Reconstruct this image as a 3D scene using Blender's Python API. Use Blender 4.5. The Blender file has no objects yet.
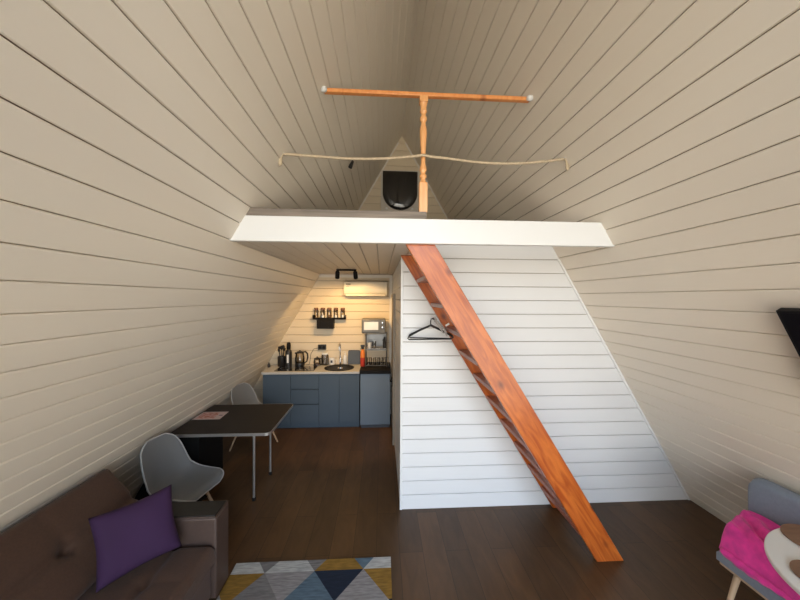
import bpy, bmesh, math, random
from mathutils import Vector, Matrix, noise
random.seed(7)
sc = bpy.context.scene
COL = sc.collection
PI = math.pi

# ------------------------------------------------------------------ place
K = 0.5742            # slope of the roof walls (m sideways per m of height)
W = 2.886             # half width at the floor
H = W / K             # ridge height
YB = 5.66             # back wall
YP = 3.086            # front of the bathroom partition
XP = -0.157           # side of the bathroom partition
YR = -0.75            # rear wall (behind the camera)
BOARD = 0.1205        # board height measured vertically on the slopes
def wl(z): return -(W - z * K)
def wr(z): return (W - z * K)

# ------------------------------------------------------------------ materials
MATS = {}
def mat(name, col, rough=0.5, metal=0.0, var=0.0, vscale=8.0, bump=0.0, bscale=60.0,
        coat=0.0, spec=0.5, trans=0.0, sheen=0.0, stretch=(1, 1, 1), col2=None, emit=None, estr=0.0, ior=1.45):
    if name in MATS: return MATS[name]
    m = bpy.data.materials.new(name); m.use_nodes = True
    nt = m.node_tree; b = nt.nodes['Principled BSDF']
    b.inputs['Base Color'].default_value = (*col, 1)
    b.inputs['Roughness'].default_value = rough
    b.inputs['Metallic'].default_value = metal
    b.inputs['Specular IOR Level'].default_value = spec
    b.inputs['Coat Weight'].default_value = coat
    b.inputs['Coat Roughness'].default_value = 0.12
    b.inputs['Transmission Weight'].default_value = trans
    b.inputs['Sheen Weight'].default_value = sheen
    b.inputs['IOR'].default_value = ior
    if emit:
        b.inputs['Emission Color'].default_value = (*emit, 1); b.inputs['Emission Strength'].default_value = estr
    tc = nt.nodes.new('ShaderNodeTexCoord'); mp = nt.nodes.new('ShaderNodeMapping')
    mp.inputs['Scale'].default_value = stretch
    nt.links.new(tc.outputs['Object'], mp.inputs['Vector'])
    if var > 0 or col2:
        n = nt.nodes.new('ShaderNodeTexNoise'); n.inputs['Scale'].default_value = vscale; n.inputs['Detail'].default_value = 5
        nt.links.new(mp.outputs['Vector'], n.inputs['Vector'])
        r = nt.nodes.new('ShaderNodeValToRGB')
        a = [max(0, c * (1 - var)) for c in col]; c2 = col2 or [min(1, c * (1 + var)) for c in col]
        r.color_ramp.elements[0].position = 0.3; r.color_ramp.elements[1].position = 0.7
        r.color_ramp.elements[0].color = (*a, 1); r.color_ramp.elements[1].color = (*c2, 1)
        nt.links.new(n.outputs['Fac'], r.inputs['Fac']); nt.links.new(r.outputs['Color'], b.inputs['Base Color'])
    if bump > 0:
        n = nt.nodes.new('ShaderNodeTexNoise'); n.inputs['Scale'].default_value = bscale; n.inputs['Detail'].default_value = 4
        nt.links.new(mp.outputs['Vector'], n.inputs['Vector'])
        bp = nt.nodes.new('ShaderNodeBump'); bp.inputs['Strength'].default_value = bump; bp.inputs['Distance'].default_value = 0.002
        nt.links.new(n.outputs['Fac'], bp.inputs['Height']); nt.links.new(bp.outputs['Normal'], b.inputs['Normal'])
    MATS[name] = m
    return m

GROOVE_SHADE = mat('groove_shade_brown', (0.20, 0.145, 0.095), 0.7)  # dark brown on the groove bottoms, deepens the shade between boards by colour
SLOPE = mat('cream_painted_boards', (0.82, 0.745, 0.63), 0.38, var=0.035, vscale=1.2, bump=0.12, bscale=25, stretch=(1, 0.15, 1))
GABLE = mat('beige_painted_boards', (0.70, 0.59, 0.43), 0.45, var=0.03, vscale=1.5, bump=0.12, bscale=25, stretch=(0.15, 1, 1))
WHITEB = mat('white_painted_boards', (0.71, 0.71, 0.71), 0.42, var=0.02, vscale=1.5, bump=0.12, bscale=25, stretch=(0.15, 1, 1))
WHITE = mat('white_gloss_paint', (0.73, 0.73, 0.72), 0.35)
TRIM = mat('pale_trim_paint', (0.74, 0.69, 0.62), 0.45)
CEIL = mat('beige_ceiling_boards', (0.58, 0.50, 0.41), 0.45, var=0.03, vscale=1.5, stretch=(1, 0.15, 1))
DECK = mat('weathered_deck_wood', (0.20, 0.165, 0.135), 0.7, var=0.35, vscale=3, stretch=(0.6, 4, 12), bump=0.3)
SOFAM = mat('brown_woven_fabric', (0.066, 0.031, 0.018), 0.75, var=0.12, vscale=90, bump=0.35, bscale=420, sheen=0.1)
SOFAS = mat('brown_smooth_fabric', (0.066, 0.032, 0.022), 0.6, var=0.1, vscale=70, bump=0.25, bscale=420, sheen=0.1)
SOFAA = mat('taupe_faux_leather', (0.072, 0.046, 0.037), 0.5, var=0.06, vscale=30, bump=0.2, bscale=300)
BLACKTOP = mat('black_arm_board', (0.012, 0.011, 0.010), 0.4, spec=0.4)
SEAM = mat('pale_seam_tape', (0.32, 0.27, 0.24), 0.6)
PURPLE = mat('purple_cotton', (0.031, 0.009, 0.046), 0.85, var=0.08, vscale=5, bump=0.3, bscale=350)
SHELL = mat('grey_plastic_shell', (0.16, 0.165, 0.17), 0.42)
RIMP = mat('light_grey_plastic_rim', (0.38, 0.38, 0.38), 0.4)
BEECH = mat('pale_beech_wood', (0.52, 0.37, 0.24), 0.45, var=0.12, vscale=6, stretch=(4, 4, 0.5))
WIRE = mat('black_metal_wire', (0.02, 0.02, 0.02), 0.4, metal=0.6)
TABLET = mat('dark_table_laminate', (0.024, 0.018, 0.015), 0.55, spec=.25, var=0.15, vscale=14, stretch=(0.3, 3, 1))
ALU = mat('brushed_aluminium', (0.62, 0.62, 0.62), 0.3, metal=0.9)
CHROME = mat('chrome', (0.75, 0.75, 0.76), 0.12, metal=1.0)
STEEL = mat('grey_steel', (0.17, 0.17, 0.17), 0.35, metal=0.8)
PANELB = mat('black_panel', (0.006, 0.006, 0.006), 0.6, spec=0.2)
BLUE = mat('slate_blue_lacquer', (0.062, 0.088, 0.118), 0.5)
BLUED = mat('dark_blue_carcass', (0.020, 0.030, 0.042), 0.6)
FRIDGE = mat('blue_grey_fridge_door', (0.155, 0.20, 0.255), 0.35)
FRIDGES = mat('dark_fridge_body', (0.06, 0.07, 0.085), 0.5)
STONE = mat('pale_worktop', (0.50, 0.48, 0.45), 0.3, var=0.06, vscale=30)
BLACKG = mat('black_glass', (0.006, 0.006, 0.007), 0.06, coat=1.0)
BLACKP = mat('black_plastic', (0.014, 0.013, 0.013), 0.38)
BLACKM = mat('matt_black_metal', (0.007, 0.006, 0.006), 0.6, spec=.2)
BLACKSTONE = mat('black_composite_stone', (0.008, 0.008, 0.009), 0.5, spec=.2)
GREYTRAY = mat('dark_grey_plastic', (0.05, 0.055, 0.062), 0.4)
WPLAST = mat('white_plastic', (0.80, 0.79, 0.76), 0.35)
CREAMP = mat('cream_white_plastic', (0.66, 0.61, 0.50), 0.35)
ORANGE = mat('orange_plastic', (0.80, 0.22, 0.03), 0.35)
REDP = mat('red_plastic', (0.55, 0.05, 0.03), 0.35)
MICROW = mat('silver_microwave_paint', (0.13, 0.125, 0.115), 0.4, metal=0.3)
ROPEM = mat('pale_jute_rope', (0.52, 0.42, 0.29), 0.85, var=0.15, vscale=60)
BEIGEP = mat('grey_beige_panel', (0.62, 0.57, 0.50), 0.5)
PINK = mat('pink_plush', (0.80, 0.045, 0.36), 0.9, var=0.22, vscale=14, bump=0.7, bscale=160, sheen=0.2)
ACHAIR = mat('blue_grey_upholstery', (0.21, 0.245, 0.30), 0.8, var=0.06, vscale=60, bump=0.3, bscale=400, sheen=0.15)
MATBR = mat('brown_wood_mat', (0.23, 0.125, 0.075), 0.55, var=0.12, vscale=9, stretch=(1, 5, 1))
SPICE1 = mat('brown_spice', (0.14, 0.06, 0.02), 0.8, var=0.3, vscale=80)
SPICE2 = mat('white_salt', (0.85, 0.83, 0.80), 0.8)
SPICE3 = mat('yellow_brown_spice', (0.32, 0.20, 0.08), 0.8, var=0.3, vscale=80)
WLID = mat('brown_jar_lid', (0.16, 0.075, 0.05), 0.4)

def glass(name, tint=(0.95, 0.97, 0.97), gl=0.12):
    m = bpy.data.materials.new(name); m.use_nodes = True; nt = m.node_tree; nt.nodes.clear()
    o = nt.nodes.new('ShaderNodeOutputMaterial'); mx = nt.nodes.new('ShaderNodeMixShader')
    t = nt.nodes.new('ShaderNodeBsdfTransparent'); g = nt.nodes.new('ShaderNodeBsdfGlossy')
    f = nt.nodes.new('ShaderNodeFresnel'); f.inputs['IOR'].default_value = 1.45
    mul = nt.nodes.new('ShaderNodeMath'); mul.operation = 'ADD'; mul.inputs[1].default_value = gl
    t.inputs['Color'].default_value = (*tint, 1); g.inputs['Roughness'].default_value = 0.05
    nt.links.new(f.outputs[0], mul.inputs[0]); nt.links.new(mul.outputs[0], mx.inputs[0])
    nt.links.new(t.outputs[0], mx.inputs[1]); nt.links.new(g.outputs[0], mx.inputs[2]); nt.links.new(mx.outputs[0], o.inputs[0])
    return m
GLASS = glass('clear_glass', (0.985, 0.985, 0.98), 0.0)
PANE = glass('window_glass', (0.97, 0.98, 0.98), 0.0)

def floor_mat():
    m = bpy.data.materials.new('dark_brown_laminate_planks'); m.use_nodes = True; nt = m.node_tree; L = nt.links
    b = nt.nodes['Principled BSDF']
    tc = nt.nodes.new('ShaderNodeTexCoord'); mp = nt.nodes.new('ShaderNodeMapping')
    mp.inputs['Rotation'].default_value = (0, 0, PI / 2)
    L.new(tc.outputs['Object'], mp.inputs['Vector'])
    br = nt.nodes.new('ShaderNodeTexBrick')
    br.inputs['Scale'].default_value = 1.0; br.inputs['Brick Width'].default_value = 1.28; br.inputs['Row Height'].default_value = 0.192
    br.inputs['Mortar Size'].default_value = 0.0016; br.inputs['Mortar Smooth'].default_value = 0.2; br.offset = 0.37
    br.inputs['Color1'].default_value = (0.105, 0.052, 0.021, 1); br.inputs['Color2'].default_value = (0.070, 0.036, 0.0155, 1)
    br.inputs['Mortar'].default_value = (0.012, 0.007, 0.005, 1)
    L.new(mp.outputs['Vector'], br.inputs['Vector'])
    mp2 = nt.nodes.new('ShaderNodeMapping'); mp2.inputs['Scale'].default_value = (5, 1.3, 1)
    L.new(tc.outputs['Object'], mp2.inputs['Vector'])
    n = nt.nodes.new('ShaderNodeTexNoise'); n.inputs['Scale'].default_value = 2.2; n.inputs['Detail'].default_value = 8; n.inputs['Distortion'].default_value = 1.2
    L.new(mp2.outputs['Vector'], n.inputs['Vector'])
    r = nt.nodes.new('ShaderNodeValToRGB'); r.color_ramp.elements[0].position = 0.32; r.color_ramp.elements[1].position = 0.72
    r.color_ramp.elements[0].color = (0.78, 0.78, 0.78, 1); r.color_ramp.elements[1].color = (1.15, 1.13, 1.1, 1)
    L.new(n.outputs['Fac'], r.inputs['Fac'])
    mx = nt.nodes.new('ShaderNodeMix'); mx.data_type = 'RGBA'; mx.blend_type = 'MULTIPLY'; mx.inputs[0].default_value = 1
    L.new(br.outputs['Color'], mx.inputs[6]); L.new(r.outputs['Color'], mx.inputs[7]); L.new(mx.outputs[2], b.inputs['Base Color'])
    b.inputs['Roughness'].default_value = 0.42; b.inputs['Specular IOR Level'].default_value = 0.4
    bp = nt.nodes.new('ShaderNodeBump'); bp.inputs['Strength'].default_value = 0.25; bp.inputs['Distance'].default_value = 0.002
    L.new(n.outputs['Fac'], bp.inputs['Height']); L.new(bp.outputs['Normal'], b.inputs['Normal'])
    return m
FLOOR = floor_mat()

def pine_mat(name, c1, c2, knot, rough=0.3, rot=0.0):
    """stained pine with long grain and a few knots; grain runs along local z after rot about y"""
    m = bpy.data.materials.new(name); m.use_nodes = True; nt = m.node_tree; L = nt.links
    b = nt.nodes['Principled BSDF']
    tc = nt.nodes.new('ShaderNodeTexCoord')
    rt = nt.nodes.new('ShaderNodeMapping'); rt.inputs['Rotation'].default_value = (0, rot, 0); L.new(tc.outputs['Object'], rt.inputs['Vector'])
    mp = nt.nodes.new('ShaderNodeMapping'); mp.inputs['Scale'].default_value = (14, 14, 1.6); L.new(rt.outputs['Vector'], mp.inputs['Vector'])
    n = nt.nodes.new('ShaderNodeTexNoise'); n.inputs['Scale'].default_value = 1.5; n.inputs['Detail'].default_value = 6; n.inputs['Distortion'].default_value = 1.5
    L.new(mp.outputs['Vector'], n.inputs['Vector'])
    r = nt.nodes.new('ShaderNodeValToRGB'); r.color_ramp.elements[0].position = 0.35; r.color_ramp.elements[1].position = 0.65
    r.color_ramp.elements[0].color = (*c1, 1); r.color_ramp.elements[1].color = (*c2, 1)
    L.new(n.outputs['Fac'], r.inputs['Fac'])
    mk = nt.nodes.new('ShaderNodeMapping'); mk.inputs['Scale'].default_value = (7, 7, 4.2); L.new(rt.outputs['Vector'], mk.inputs['Vector'])
    v = nt.nodes.new('ShaderNodeTexVoronoi'); v.inputs['Scale'].default_value = 0.75; v.inputs['Randomness'].default_value = 1; L.new(mk.outputs['Vector'], v.inputs['Vector'])
    rk = nt.nodes.new('ShaderNodeValToRGB'); rk.color_ramp.elements[0].position = 0.05; rk.color_ramp.elements[1].position = 0.17
    rk.color_ramp.elements[0].color = (1, 1, 1, 1); rk.color_ramp.elements[1].color = (0, 0, 0, 1); L.new(v.outputs['Distance'], rk.inputs['Fac'])
    mx = nt.nodes.new('ShaderNodeMix'); mx.data_type = 'RGBA'; L.new(rk.outputs['Color'], mx.inputs[0])
    L.new(r.outputs['Color'], mx.inputs[6]); mx.inputs[7].default_value = (*knot, 1); L.new(mx.outputs[2], b.inputs['Base Color'])
    b.inputs['Roughness'].default_value = rough; b.inputs['Coat Weight'].default_value = 0.15; b.inputs['Coat Roughness'].default_value = 0.22
    bp = nt.nodes.new('ShaderNodeBump'); bp.inputs['Strength'].default_value = 0.5; bp.inputs['Distance'].default_value = 0.003
    L.new(n.outputs['Fac'], bp.inputs['Height']); L.new(bp.outputs['Normal'], b.inputs['Normal'])
    return m
ORPINE = pine_mat('orange_stained_pine', (0.32, 0.060, 0.009), (0.52, 0.135, 0.022), (0.15, 0.028, 0.008), rot=0.552)
RAILW = pine_mat('light_orange_pine', (0.78, 0.36, 0.13), (0.85, 0.45, 0.19), (0.45, 0.15, 0.05), rough=0.35)

# ------------------------------------------------------------------ mesh helpers
ORG = {}     # world origin of every empty, so that parts are stored relative to it
class MB:
    def __init__(s): s.v = []; s.f = []; s.mi = []; s.cur = 0
    def add(s, vs, fs):
        o = len(s.v); s.v += [tuple(x) for x in vs]
        for f in fs: s.f.append([i + o for i in f]); s.mi.append(s.cur)
        return s
    def box(s, x0, x1, y0, y1, z0, z1, M=None):
        vs = [Vector((x, y, z)) for x in (x0, x1) for y in (y0, y1) for z in (z0, z1)]
        if M: vs = [M @ v for v in vs]
        return s.add(vs, [(0, 1, 3, 2), (4, 6, 7, 5), (0, 4, 5, 1), (2, 3, 7, 6), (0, 2, 6, 4), (1, 5, 7, 3)])
    def prism(s, poly, a, b, axis='y'):
        """poly of 2D points (x,z for axis y; x,y for axis z; y,z for axis x) pushed from a to b"""
        mk = {'y': lambda p, t: (p[0], t, p[1]), 'z': lambda p, t: (p[0], p[1], t), 'x': lambda p, t: (t, p[0], p[1])}[axis]
        n = len(poly)
        return s.add([mk(p, a) for p in poly] + [mk(p, b) for p in poly],
                     [list(range(n)), list(range(2 * n - 1, n - 1, -1))] + [(i, i + n, (i + 1) % n + n, (i + 1) % n) for i in range(n)])
    def tube(s, pts, r, seg=8, close=False, caps=True):
        pts = [Vector(p) for p in pts]; n = len(pts)
        rr = r if isinstance(r, (list, tuple)) else [r] * n
        vs = []; up = None
        for i, p in enumerate(pts):
            if close: t = (pts[(i + 1) % n] - pts[i - 1]).normalized()
            else: t = (pts[min(i + 1, n - 1)] - pts[max(i - 1, 0)]).normalized()
            if up is None:
                up = Vector((0, 0, 1)) if abs(t.z) < 0.9 else Vector((1, 0, 0))
            a = t.cross(up)
            if a.length < 1e-5: a = t.cross(Vector((0.3, 1, 0.2)))
            a.normalize(); b = a.cross(t).normalized(); up = b
            for k in range(seg):
                an = 2 * PI * k / seg; vs.append(p + (a * math.cos(an) + b * math.sin(an)) * rr[i])
        fs = []
        for i in range(n if close else n - 1):
            j = (i + 1) % n
            for k in range(seg): fs.append((i * seg + k, i * seg + (k + 1) % seg, j * seg + (k + 1) % seg, j * seg + k))
        if caps and not close: fs += [list(range(seg))[::-1], [(n - 1) * seg + k for k in range(seg)]]
        return s.add(vs, fs)
    def lathe(s, prof, o=(0, 0, 0), seg=24, M=None):
        vs = []; n = len(prof)
        for r, z in prof:
            for k in range(seg):
                a = 2 * PI * k / seg; v = Vector((r * math.cos(a), r * math.sin(a), z))
                if M: v = M @ v
                vs.append(v + Vector(o))
        fs = []
        for i in range(n - 1):
            for k in range(seg): fs.append((i * seg + k, i * seg + (k + 1) % seg, (i + 1) * seg + (k + 1) % seg, (i + 1) * seg + k))
        fs += [list(range(seg))[::-1], [(n - 1) * seg + k for k in range(seg)]]
        return s.add(vs, fs)
    def grid(s, fn, nu, nv, thick=0.0):
        P = [[Vector(fn(i / nu, j / nv)) for j in range(nv + 1)] for i in range(nu + 1)]
        idx = lambda i, j: i * (nv + 1) + j
        s.add([p for row in P for p in row], [(idx(i, j), idx(i + 1, j), idx(i + 1, j + 1), idx(i, j + 1)) for i in range(nu) for j in range(nv)])
        return s
    def build(s, name, m, parent=None, bevel=0.0, sub=0, solid=0.0, smooth=40, weld=False, seg=2):
        me = bpy.data.meshes.new(name)
        off = Vector(ORG.get(parent.name, (0, 0, 0))) if parent else Vector((0, 0, 0))
        me.from_pydata([tuple(Vector(v) - off) for v in s.v], [], s.f); me.validate()
        for mm in (m if isinstance(m, (list, tuple)) else [m]): me.materials.append(mm)
        for p, k in zip(me.polygons, s.mi): p.material_index = k; p.use_smooth = True
        bm = bmesh.new(); bm.from_mesh(me)
        if weld: bmesh.ops.remove_doubles(bm, verts=bm.verts, dist=1e-5)
        bmesh.ops.recalc_face_normals(bm, faces=bm.faces); bm.to_mesh(me); bm.free()
        if sub == 0: me.set_sharp_from_angle(angle=math.radians(smooth))
        o = bpy.data.objects.new(name, me); COL.objects.link(o)
        if parent: o.parent = parent; ORG[o.name] = tuple(off)
        if solid:
            md = o.modifiers.new('thickness', 'SOLIDIFY'); md.thickness = solid; md.offset = 0
        if bevel:
            md = o.modifiers.new('bevel', 'BEVEL'); md.width = bevel; md.segments = seg; md.limit_method = 'ANGLE'; md.angle_limit = math.radians(35); md.harden_normals = False
        if sub:
            md = o.modifiers.new('smooth', 'SUBSURF'); md.levels = sub; md.render_levels = sub
        return o

def thing(name, label, cat, loc=(0, 0, 0), group=None, rz=0.0):
    o = bpy.data.objects.new(name, None); COL.objects.link(o); o.location = loc; o.empty_display_size = 0.1
    ORG[o.name] = tuple(loc); o['label'] = label; o['category'] = cat
    if group: o['group'] = group
    return o
def tag(o, label, cat, group=None):
    o['label'] = label; o['category'] = cat
    if group: o['group'] = group
    return o
def lab(o, label): o['label'] = label; return o
def struct(o): o['kind'] = 'structure'; return o
def kids(o): return [c for c in bpy.data.objects if c.parent == o]
def copy_tree(o, parent=None):
    c = o.copy(); COL.objects.link(c); c.parent = parent
    for ch in kids(o): copy_tree(ch, c)
    return c

# ------------------------------------------------------------------ setting
G, D, C = 0.0022, 0.0130, 0.0055   # half gap, gap depth, chamfer of the tongue-and-groove boards
def groove_profile(s0, s1, first, pitch):
    """(s, depth) points along a boarded face from s0 to s1, grooves at first + n*pitch"""
    out = [(s0, 0)]; s = first
    while s < s0 + 2 * G + C: s += pitch
    while s < s1 - 2 * G - C:
        out += [(s - G - C, 0), (s - G, C * .9), (s - G, D), (s + G, D), (s + G, C * .9), (s + G + C, 0)]
        s += pitch
    out.append((s1, 0)); return out

def gaps(mb, prof):
    for i in range(len(prof) - 1):
        if prof[i][1] == D and prof[i + 1][1] == D: mb.mi[i] = 1
    return mb

def slope_wall(side, name):
    sg = -1 if side == 'l' else 1
    ln = math.sqrt(W * W + H * H); ux, uz = -W / ln, H / ln            # up the slope (for the right wall)
    nx, nz = H / ln, W / ln                                             # outward normal
    pitch = BOARD * ln / H
    prof = groove_profile(0, ln, 0.102 * ln / H, pitch)
    pts = [(W + ux * s + nx * d, uz * s + nz * d) for s, d in prof]
    t = 0.12
    pts += [(W + ux * ln + nx * t, uz * ln + nz * t), (W + nx * t - 0.02, nz * t - 0.20)]
    pts = [(sg * x, z) for x, z in pts]
    mb = MB(); n = len(pts)
    y0, y1 = YR - 0.12, YB + 0.12
    mb.add([(x, y0, z) for x, z in pts] + [(x, y1, z) for x, z in pts],
           [(i, i + n, (i + 1) % n + n, (i + 1) % n) for i in range(n)])
    for y, r in ((y0, 1), (y1, -1)):
        a = pts[0]; b = pts[len(prof) - 1]; c = pts[-2]; d = pts[-1]
        mb.add([(p[0], y, p[1]) for p in (a, b, c, d)], [(0, 1, 2, 3)])
    return struct(gaps(mb, prof).build(name, [SLOPE, GROOVE_SHADE], smooth=30))
slope_wall('l', 'wall_left'); slope_wall('r', 'wall_right')

def flat_wall(name, y, xl, xr, z0, z1, m, first, pitch=0.1386, t=0.08):
    prof = groove_profile(z0, z1, first, pitch)
    vs = []; fs = []
    for z, d in prof: vs += [(xl(z), y + d, z), (xr(z), y + d, z)]
    n = len(prof)
    for i in range(n - 1): fs.append((2 * i, 2 * i + 1, 2 * i + 3, 2 * i + 2))
    vs += [(xl(z0), y + t, z0), (xr(z0), y + t, z0), (xl(z1), y + t, z1), (xr(z1), y + t, z1)]
    b = 2 * n
    fs += [(b, b + 2, b + 3, b + 1), (0, b, b + 1, 1), (2 * n - 2, 2 * n - 1, b + 3, b + 2)]
    fs += [[2 * i for i in range(n)] + [b + 2, b], [2 * i + 1 for i in range(n)] + [b + 3, b + 1]]
    return struct(gaps(MB().add(vs, fs), prof).build(name, [m, GROOVE_SHADE], smooth=30))
flat_wall('wall_back', YB, lambda z: wl(z) - 0.01, lambda z: max(wr(z), 0) + 0.01, 0.0, H - 0.01, GABLE, 0.045)
flat_wall('wall_partition', YP, lambda z: XP + 0.012, lambda z: wr(z) + 0.01, 0.0, 2.69, WHITEB, 0.139)
# partition side towards the kitchen: boards run in depth
prof = groove_profile(0.0, 2.5, 0.139, 0.1386); mb = MB(); n = len(prof)
mb.add([(XP + d, YP + 0.012, z) for z, d in prof] + [(XP + d, YB, z) for z, d in prof], [(i, i + n, i + 1 + n, i + 1) for i in range(n - 1)])
mb.box(XP + 0.0135, XP + 0.09, YP + 0.09, YB, 0, 2.5)
struct(gaps(mb, prof).build('wall_bathroom', [WHITEB, GROOVE_SHADE], smooth=30))
mb = MB(); mb.box(XP - 0.006, XP + 0.018, YP - 0.010, YP + 0.016, 0, 2.51); struct(mb.build('trim_1', WHITE, bevel=0.003))
# trim up the sloping joint of the partition, and joints of the gable wall
def slope_trim(name, y, z0, z1, sg, m, w=0.022, t=0.012):
    f = (lambda z: wr(z)) if sg > 0 else (lambda z: -wr(z))
    a, b = f(z0), f(z1)
    return struct(MB().prism([(a - sg * w, z0), (a + sg * .004, z0), (b + sg * .004, z1), (b - sg * w, z1)], y - t, y + 0.004).build(name, m, bevel=0.002))
slope_trim('trim_2', YP, 0.0, 2.5, 1, WHITE)
slope_trim('trim_4', YB, 2.76, 4.9, -1, TRIM); slope_trim('trim_5', YB, 2.76, 4.9, 1, TRIM)
struct(MB().box(wl(2.46) + .01, XP, YB - 0.02, YB + .002, 2.46, 2.512).build('trim_6', TRIM, bevel=0.003))
struct(MB().box(XP - 0.055, XP - 0.001, YB - 0.02, YB + .002, 0, 2.46).build('trim_7', TRIM, bevel=0.003))
# floor
struct(MB().box(-W - 0.02, W + 0.02, YR - 0.12, YB + 0.1, -0.08, 0).build('floor', FLOOR))
# loft: boarded ceiling underside, deck on top, front beam
XD = -0.018
def ceiling(name, x0, x1, y0, y1, fx0=None, fx1=None):
    z = 2.514; prof = groove_profile(x0, x1, x0 + 0.10, 0.1386)
    pts = [(s, z + d) for s, d in prof]
    n = len(pts); mb = MB()
    mb.add([(x, y0, zz) for x, zz in pts] + [(x, y1, zz) for x, zz in pts], [(i, i + n, i + 1 + n, i + 1) for i in range(n - 1)])
    mb.box(x0, x1, y0, y1, z + 0.0135, 2.69)
    return struct(gaps(mb, prof).build(name, [CEIL, GROOVE_SHADE], smooth=30))
ceiling('ceiling_kitchen', wl(2.52) - 0.02, XD - 0.02, 2.376, YB + 0.01)
ceiling('ceiling_bathroom', XD - 0.02, wr(2.52) + 0.02, YP + 0.082, YB + 0.01)
struct(MB().box(wl(2.70) - 0.015, XD, 2.336, YB + 0.01, 2.69, 2.748).build('floor_loft', DECK, bevel=0.003))
struct(MB().box(XD, wr(2.70) + 0.015, YP + 0.03, YB + 0.01, 2.69, 2.748).build('floor_loft_rear', DECK, bevel=0.003))
struct(MB().box(XD - 0.045, XD, 2.376, YP + .08, 2.52, 2.69).build('trim_9', WHITE))
struct(MB().prism([(wl(2.508) - .018, 2.508), (wr(2.508) + .018, 2.508), (wr(2.692) + .012, 2.692), (wl(2.692) - .012, 2.692)], 2.33, 2.376).build('trim_8', WHITE, bevel=0.003))

# rear wall behind the camera with its glazing (the daylight comes through it)
def rear():
    mb = MB(); y0, y1 = YR - 0.1, YR; e = 0.16
    P = lambda poly: mb.prism(poly, y0, y1)
    Z0, Z1, U0, U1 = 0.08, 2.36, 2.50, 4.15
    P([(wl(0), 0), (wr(0), 0), (wr(Z0), Z0), (wl(Z0), Z0)])
    for f, sg in ((wl, 1), (wr, -1)):
        for p, q in ((Z0, Z1), (U0, U1)): P([(f(p), p), (f(p) + sg * e, p), (f(q) + sg * e, q), (f(q), q)])
    P([(wl(Z1), Z1), (wr(Z1), Z1), (wr(U0), U0), (wl(U0), U0)])
    P([(wl(U1), U1), (wr(U1), U1), (0, H)])
    struct(mb.build('wall_rear', SLOPE, smooth=30))
    for nme, z0, z1, bars in (('window_1', Z0, Z1, (-1.05, 0, 1.05)), ('window_2', U0, U1, (0,))):
        m = MB(); w = 0.05; ya, yb = YR - 0.075, YR - 0.02
        L0, L1, R0, R1 = wl(z0) + e, wl(z1) + e, wr(z0) - e, wr(z1) - e
        m.prism([(L0, z0), (R0, z0), (R0, z0 + w), (L0, z0 + w)], ya, yb); m.prism([(L1, z1 - w), (R1, z1 - w), (R1, z1), (L1, z1)], ya, yb)
        m.prism([(L0, z0), (L0 + w, z0), (L1 + w, z1), (L1, z1)], ya, yb); m.prism([(R0 - w, z0), (R0, z0), (R1, z1), (R1 - w, z1)], ya, yb)
        for x in bars:
            m.box(x - .035, x + .035, ya, yb, z0 + w, z1 - w)
        fr = struct(m.build(nme, WHITE))
        MB().prism([(L0 + w, z0 + w), (R0 - w, z0 + w), (R1 - w, z1 - w), (L1 + w, z1 - w)], YR - 0.05, YR - 0.044).build('pane', PANE, fr)
        L = bpy.data.lights.new('daylight_portal', 'AREA'); L.shape = 'RECTANGLE'; L.size = R0 - L0; L.size_y = z1 - z0
        L.cycles.is_portal = True
        lo = bpy.data.objects.new('daylight_portal', L); COL.objects.link(lo); lo.location = (0, YR - 0.11, (z0 + z1) / 2)
        lo.rotation_euler = (PI / 2, 0, 0)       # local -Z faces +Y, into the room
rear()

# ------------------------------------------------------------------ ladder stair
st = thing('loft_stair', 'steep orange stained pine stair leaning up from the floor to the white loft beam', 'stair', (1.45, 2.7, 0))
def sx(z, off=0.0): return 1.376 + off - (1.548 / 2.515) * z
for y0, y1, nm, zt in ((2.385, 2.425, 'near', 2.512), (3.025, 3.065, 'far', 2.512)):
    wd = 0.224 if nm == 'near' else 0.205
    o = MB().prism([(sx(0), 0), (sx(0) + wd, 0), (sx(zt) + wd, zt), (sx(zt), zt)], y0, y1).build('stringer', ORPINE, st, bevel=0.004)
TREADM = pine_mat('red_brown_tread_pine', (0.22, 0.060, 0.030), (0.33, 0.10, 0.050), (0.10, 0.02, 0.01), rough=0.35)
for i in range(1, 11):
    z = 0.228 * i
    MB().box(sx(z) + 0.012, sx(z) + 0.205, 2.42, 3.03, z - 0.034, z).build('tread', TREADM, st, bevel=0.004)

# ------------------------------------------------------------------ loft railing
YPOST = 2.385
rl = thing('loft_railing', 'orange wooden handrail on a single turned post above the white loft beam', 'railing', (-0.043, YPOST, 2.748))
ps = MB(); h = 0.031; px = -0.040
ps.box(px - h, px + h, YPOST - h, YPOST + h, 2.748, 2.975)
prof = [(h * .98, 2.975), (.026, 2.985), (.018, 3.0), (.018, 3.01), (.027, 3.022), (.027, 3.035), (.019, 3.045), (.019, 3.06), (.028, 3.075), (.024, 3.10), (.017, 3.13),
        (.019, 3.2), (.024, 3.3), (.028, 3.36), (.027, 3.39), (.018, 3.425), (.017, 3.44), (.027, 3.455), (.027, 3.475), (.018, 3.49), (.018, 3.505), (.028, 3.52), (.022, 3.545), (.026, 3.57), (h * .98, 3.585)]
ps.lathe(prof, (px, YPOST, 0), 24)
ps.box(px - h, px + h, YPOST - h, YPOST + h, 3.585, 3.633)
ps.build('post', RAILW, rl, bevel=0.002)
RAILH = pine_mat('orange_rail_pine', (0.74, 0.27, 0.08), (0.82, 0.35, 0.12), (0.4, 0.12, 0.04), rough=0.3)
MB().box(-0.79, 0.79, YPOST - 0.02, YPOST + 0.02, 3.632, 3.662).build('handrail', RAILH, rl, bevel=0.006)
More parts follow.
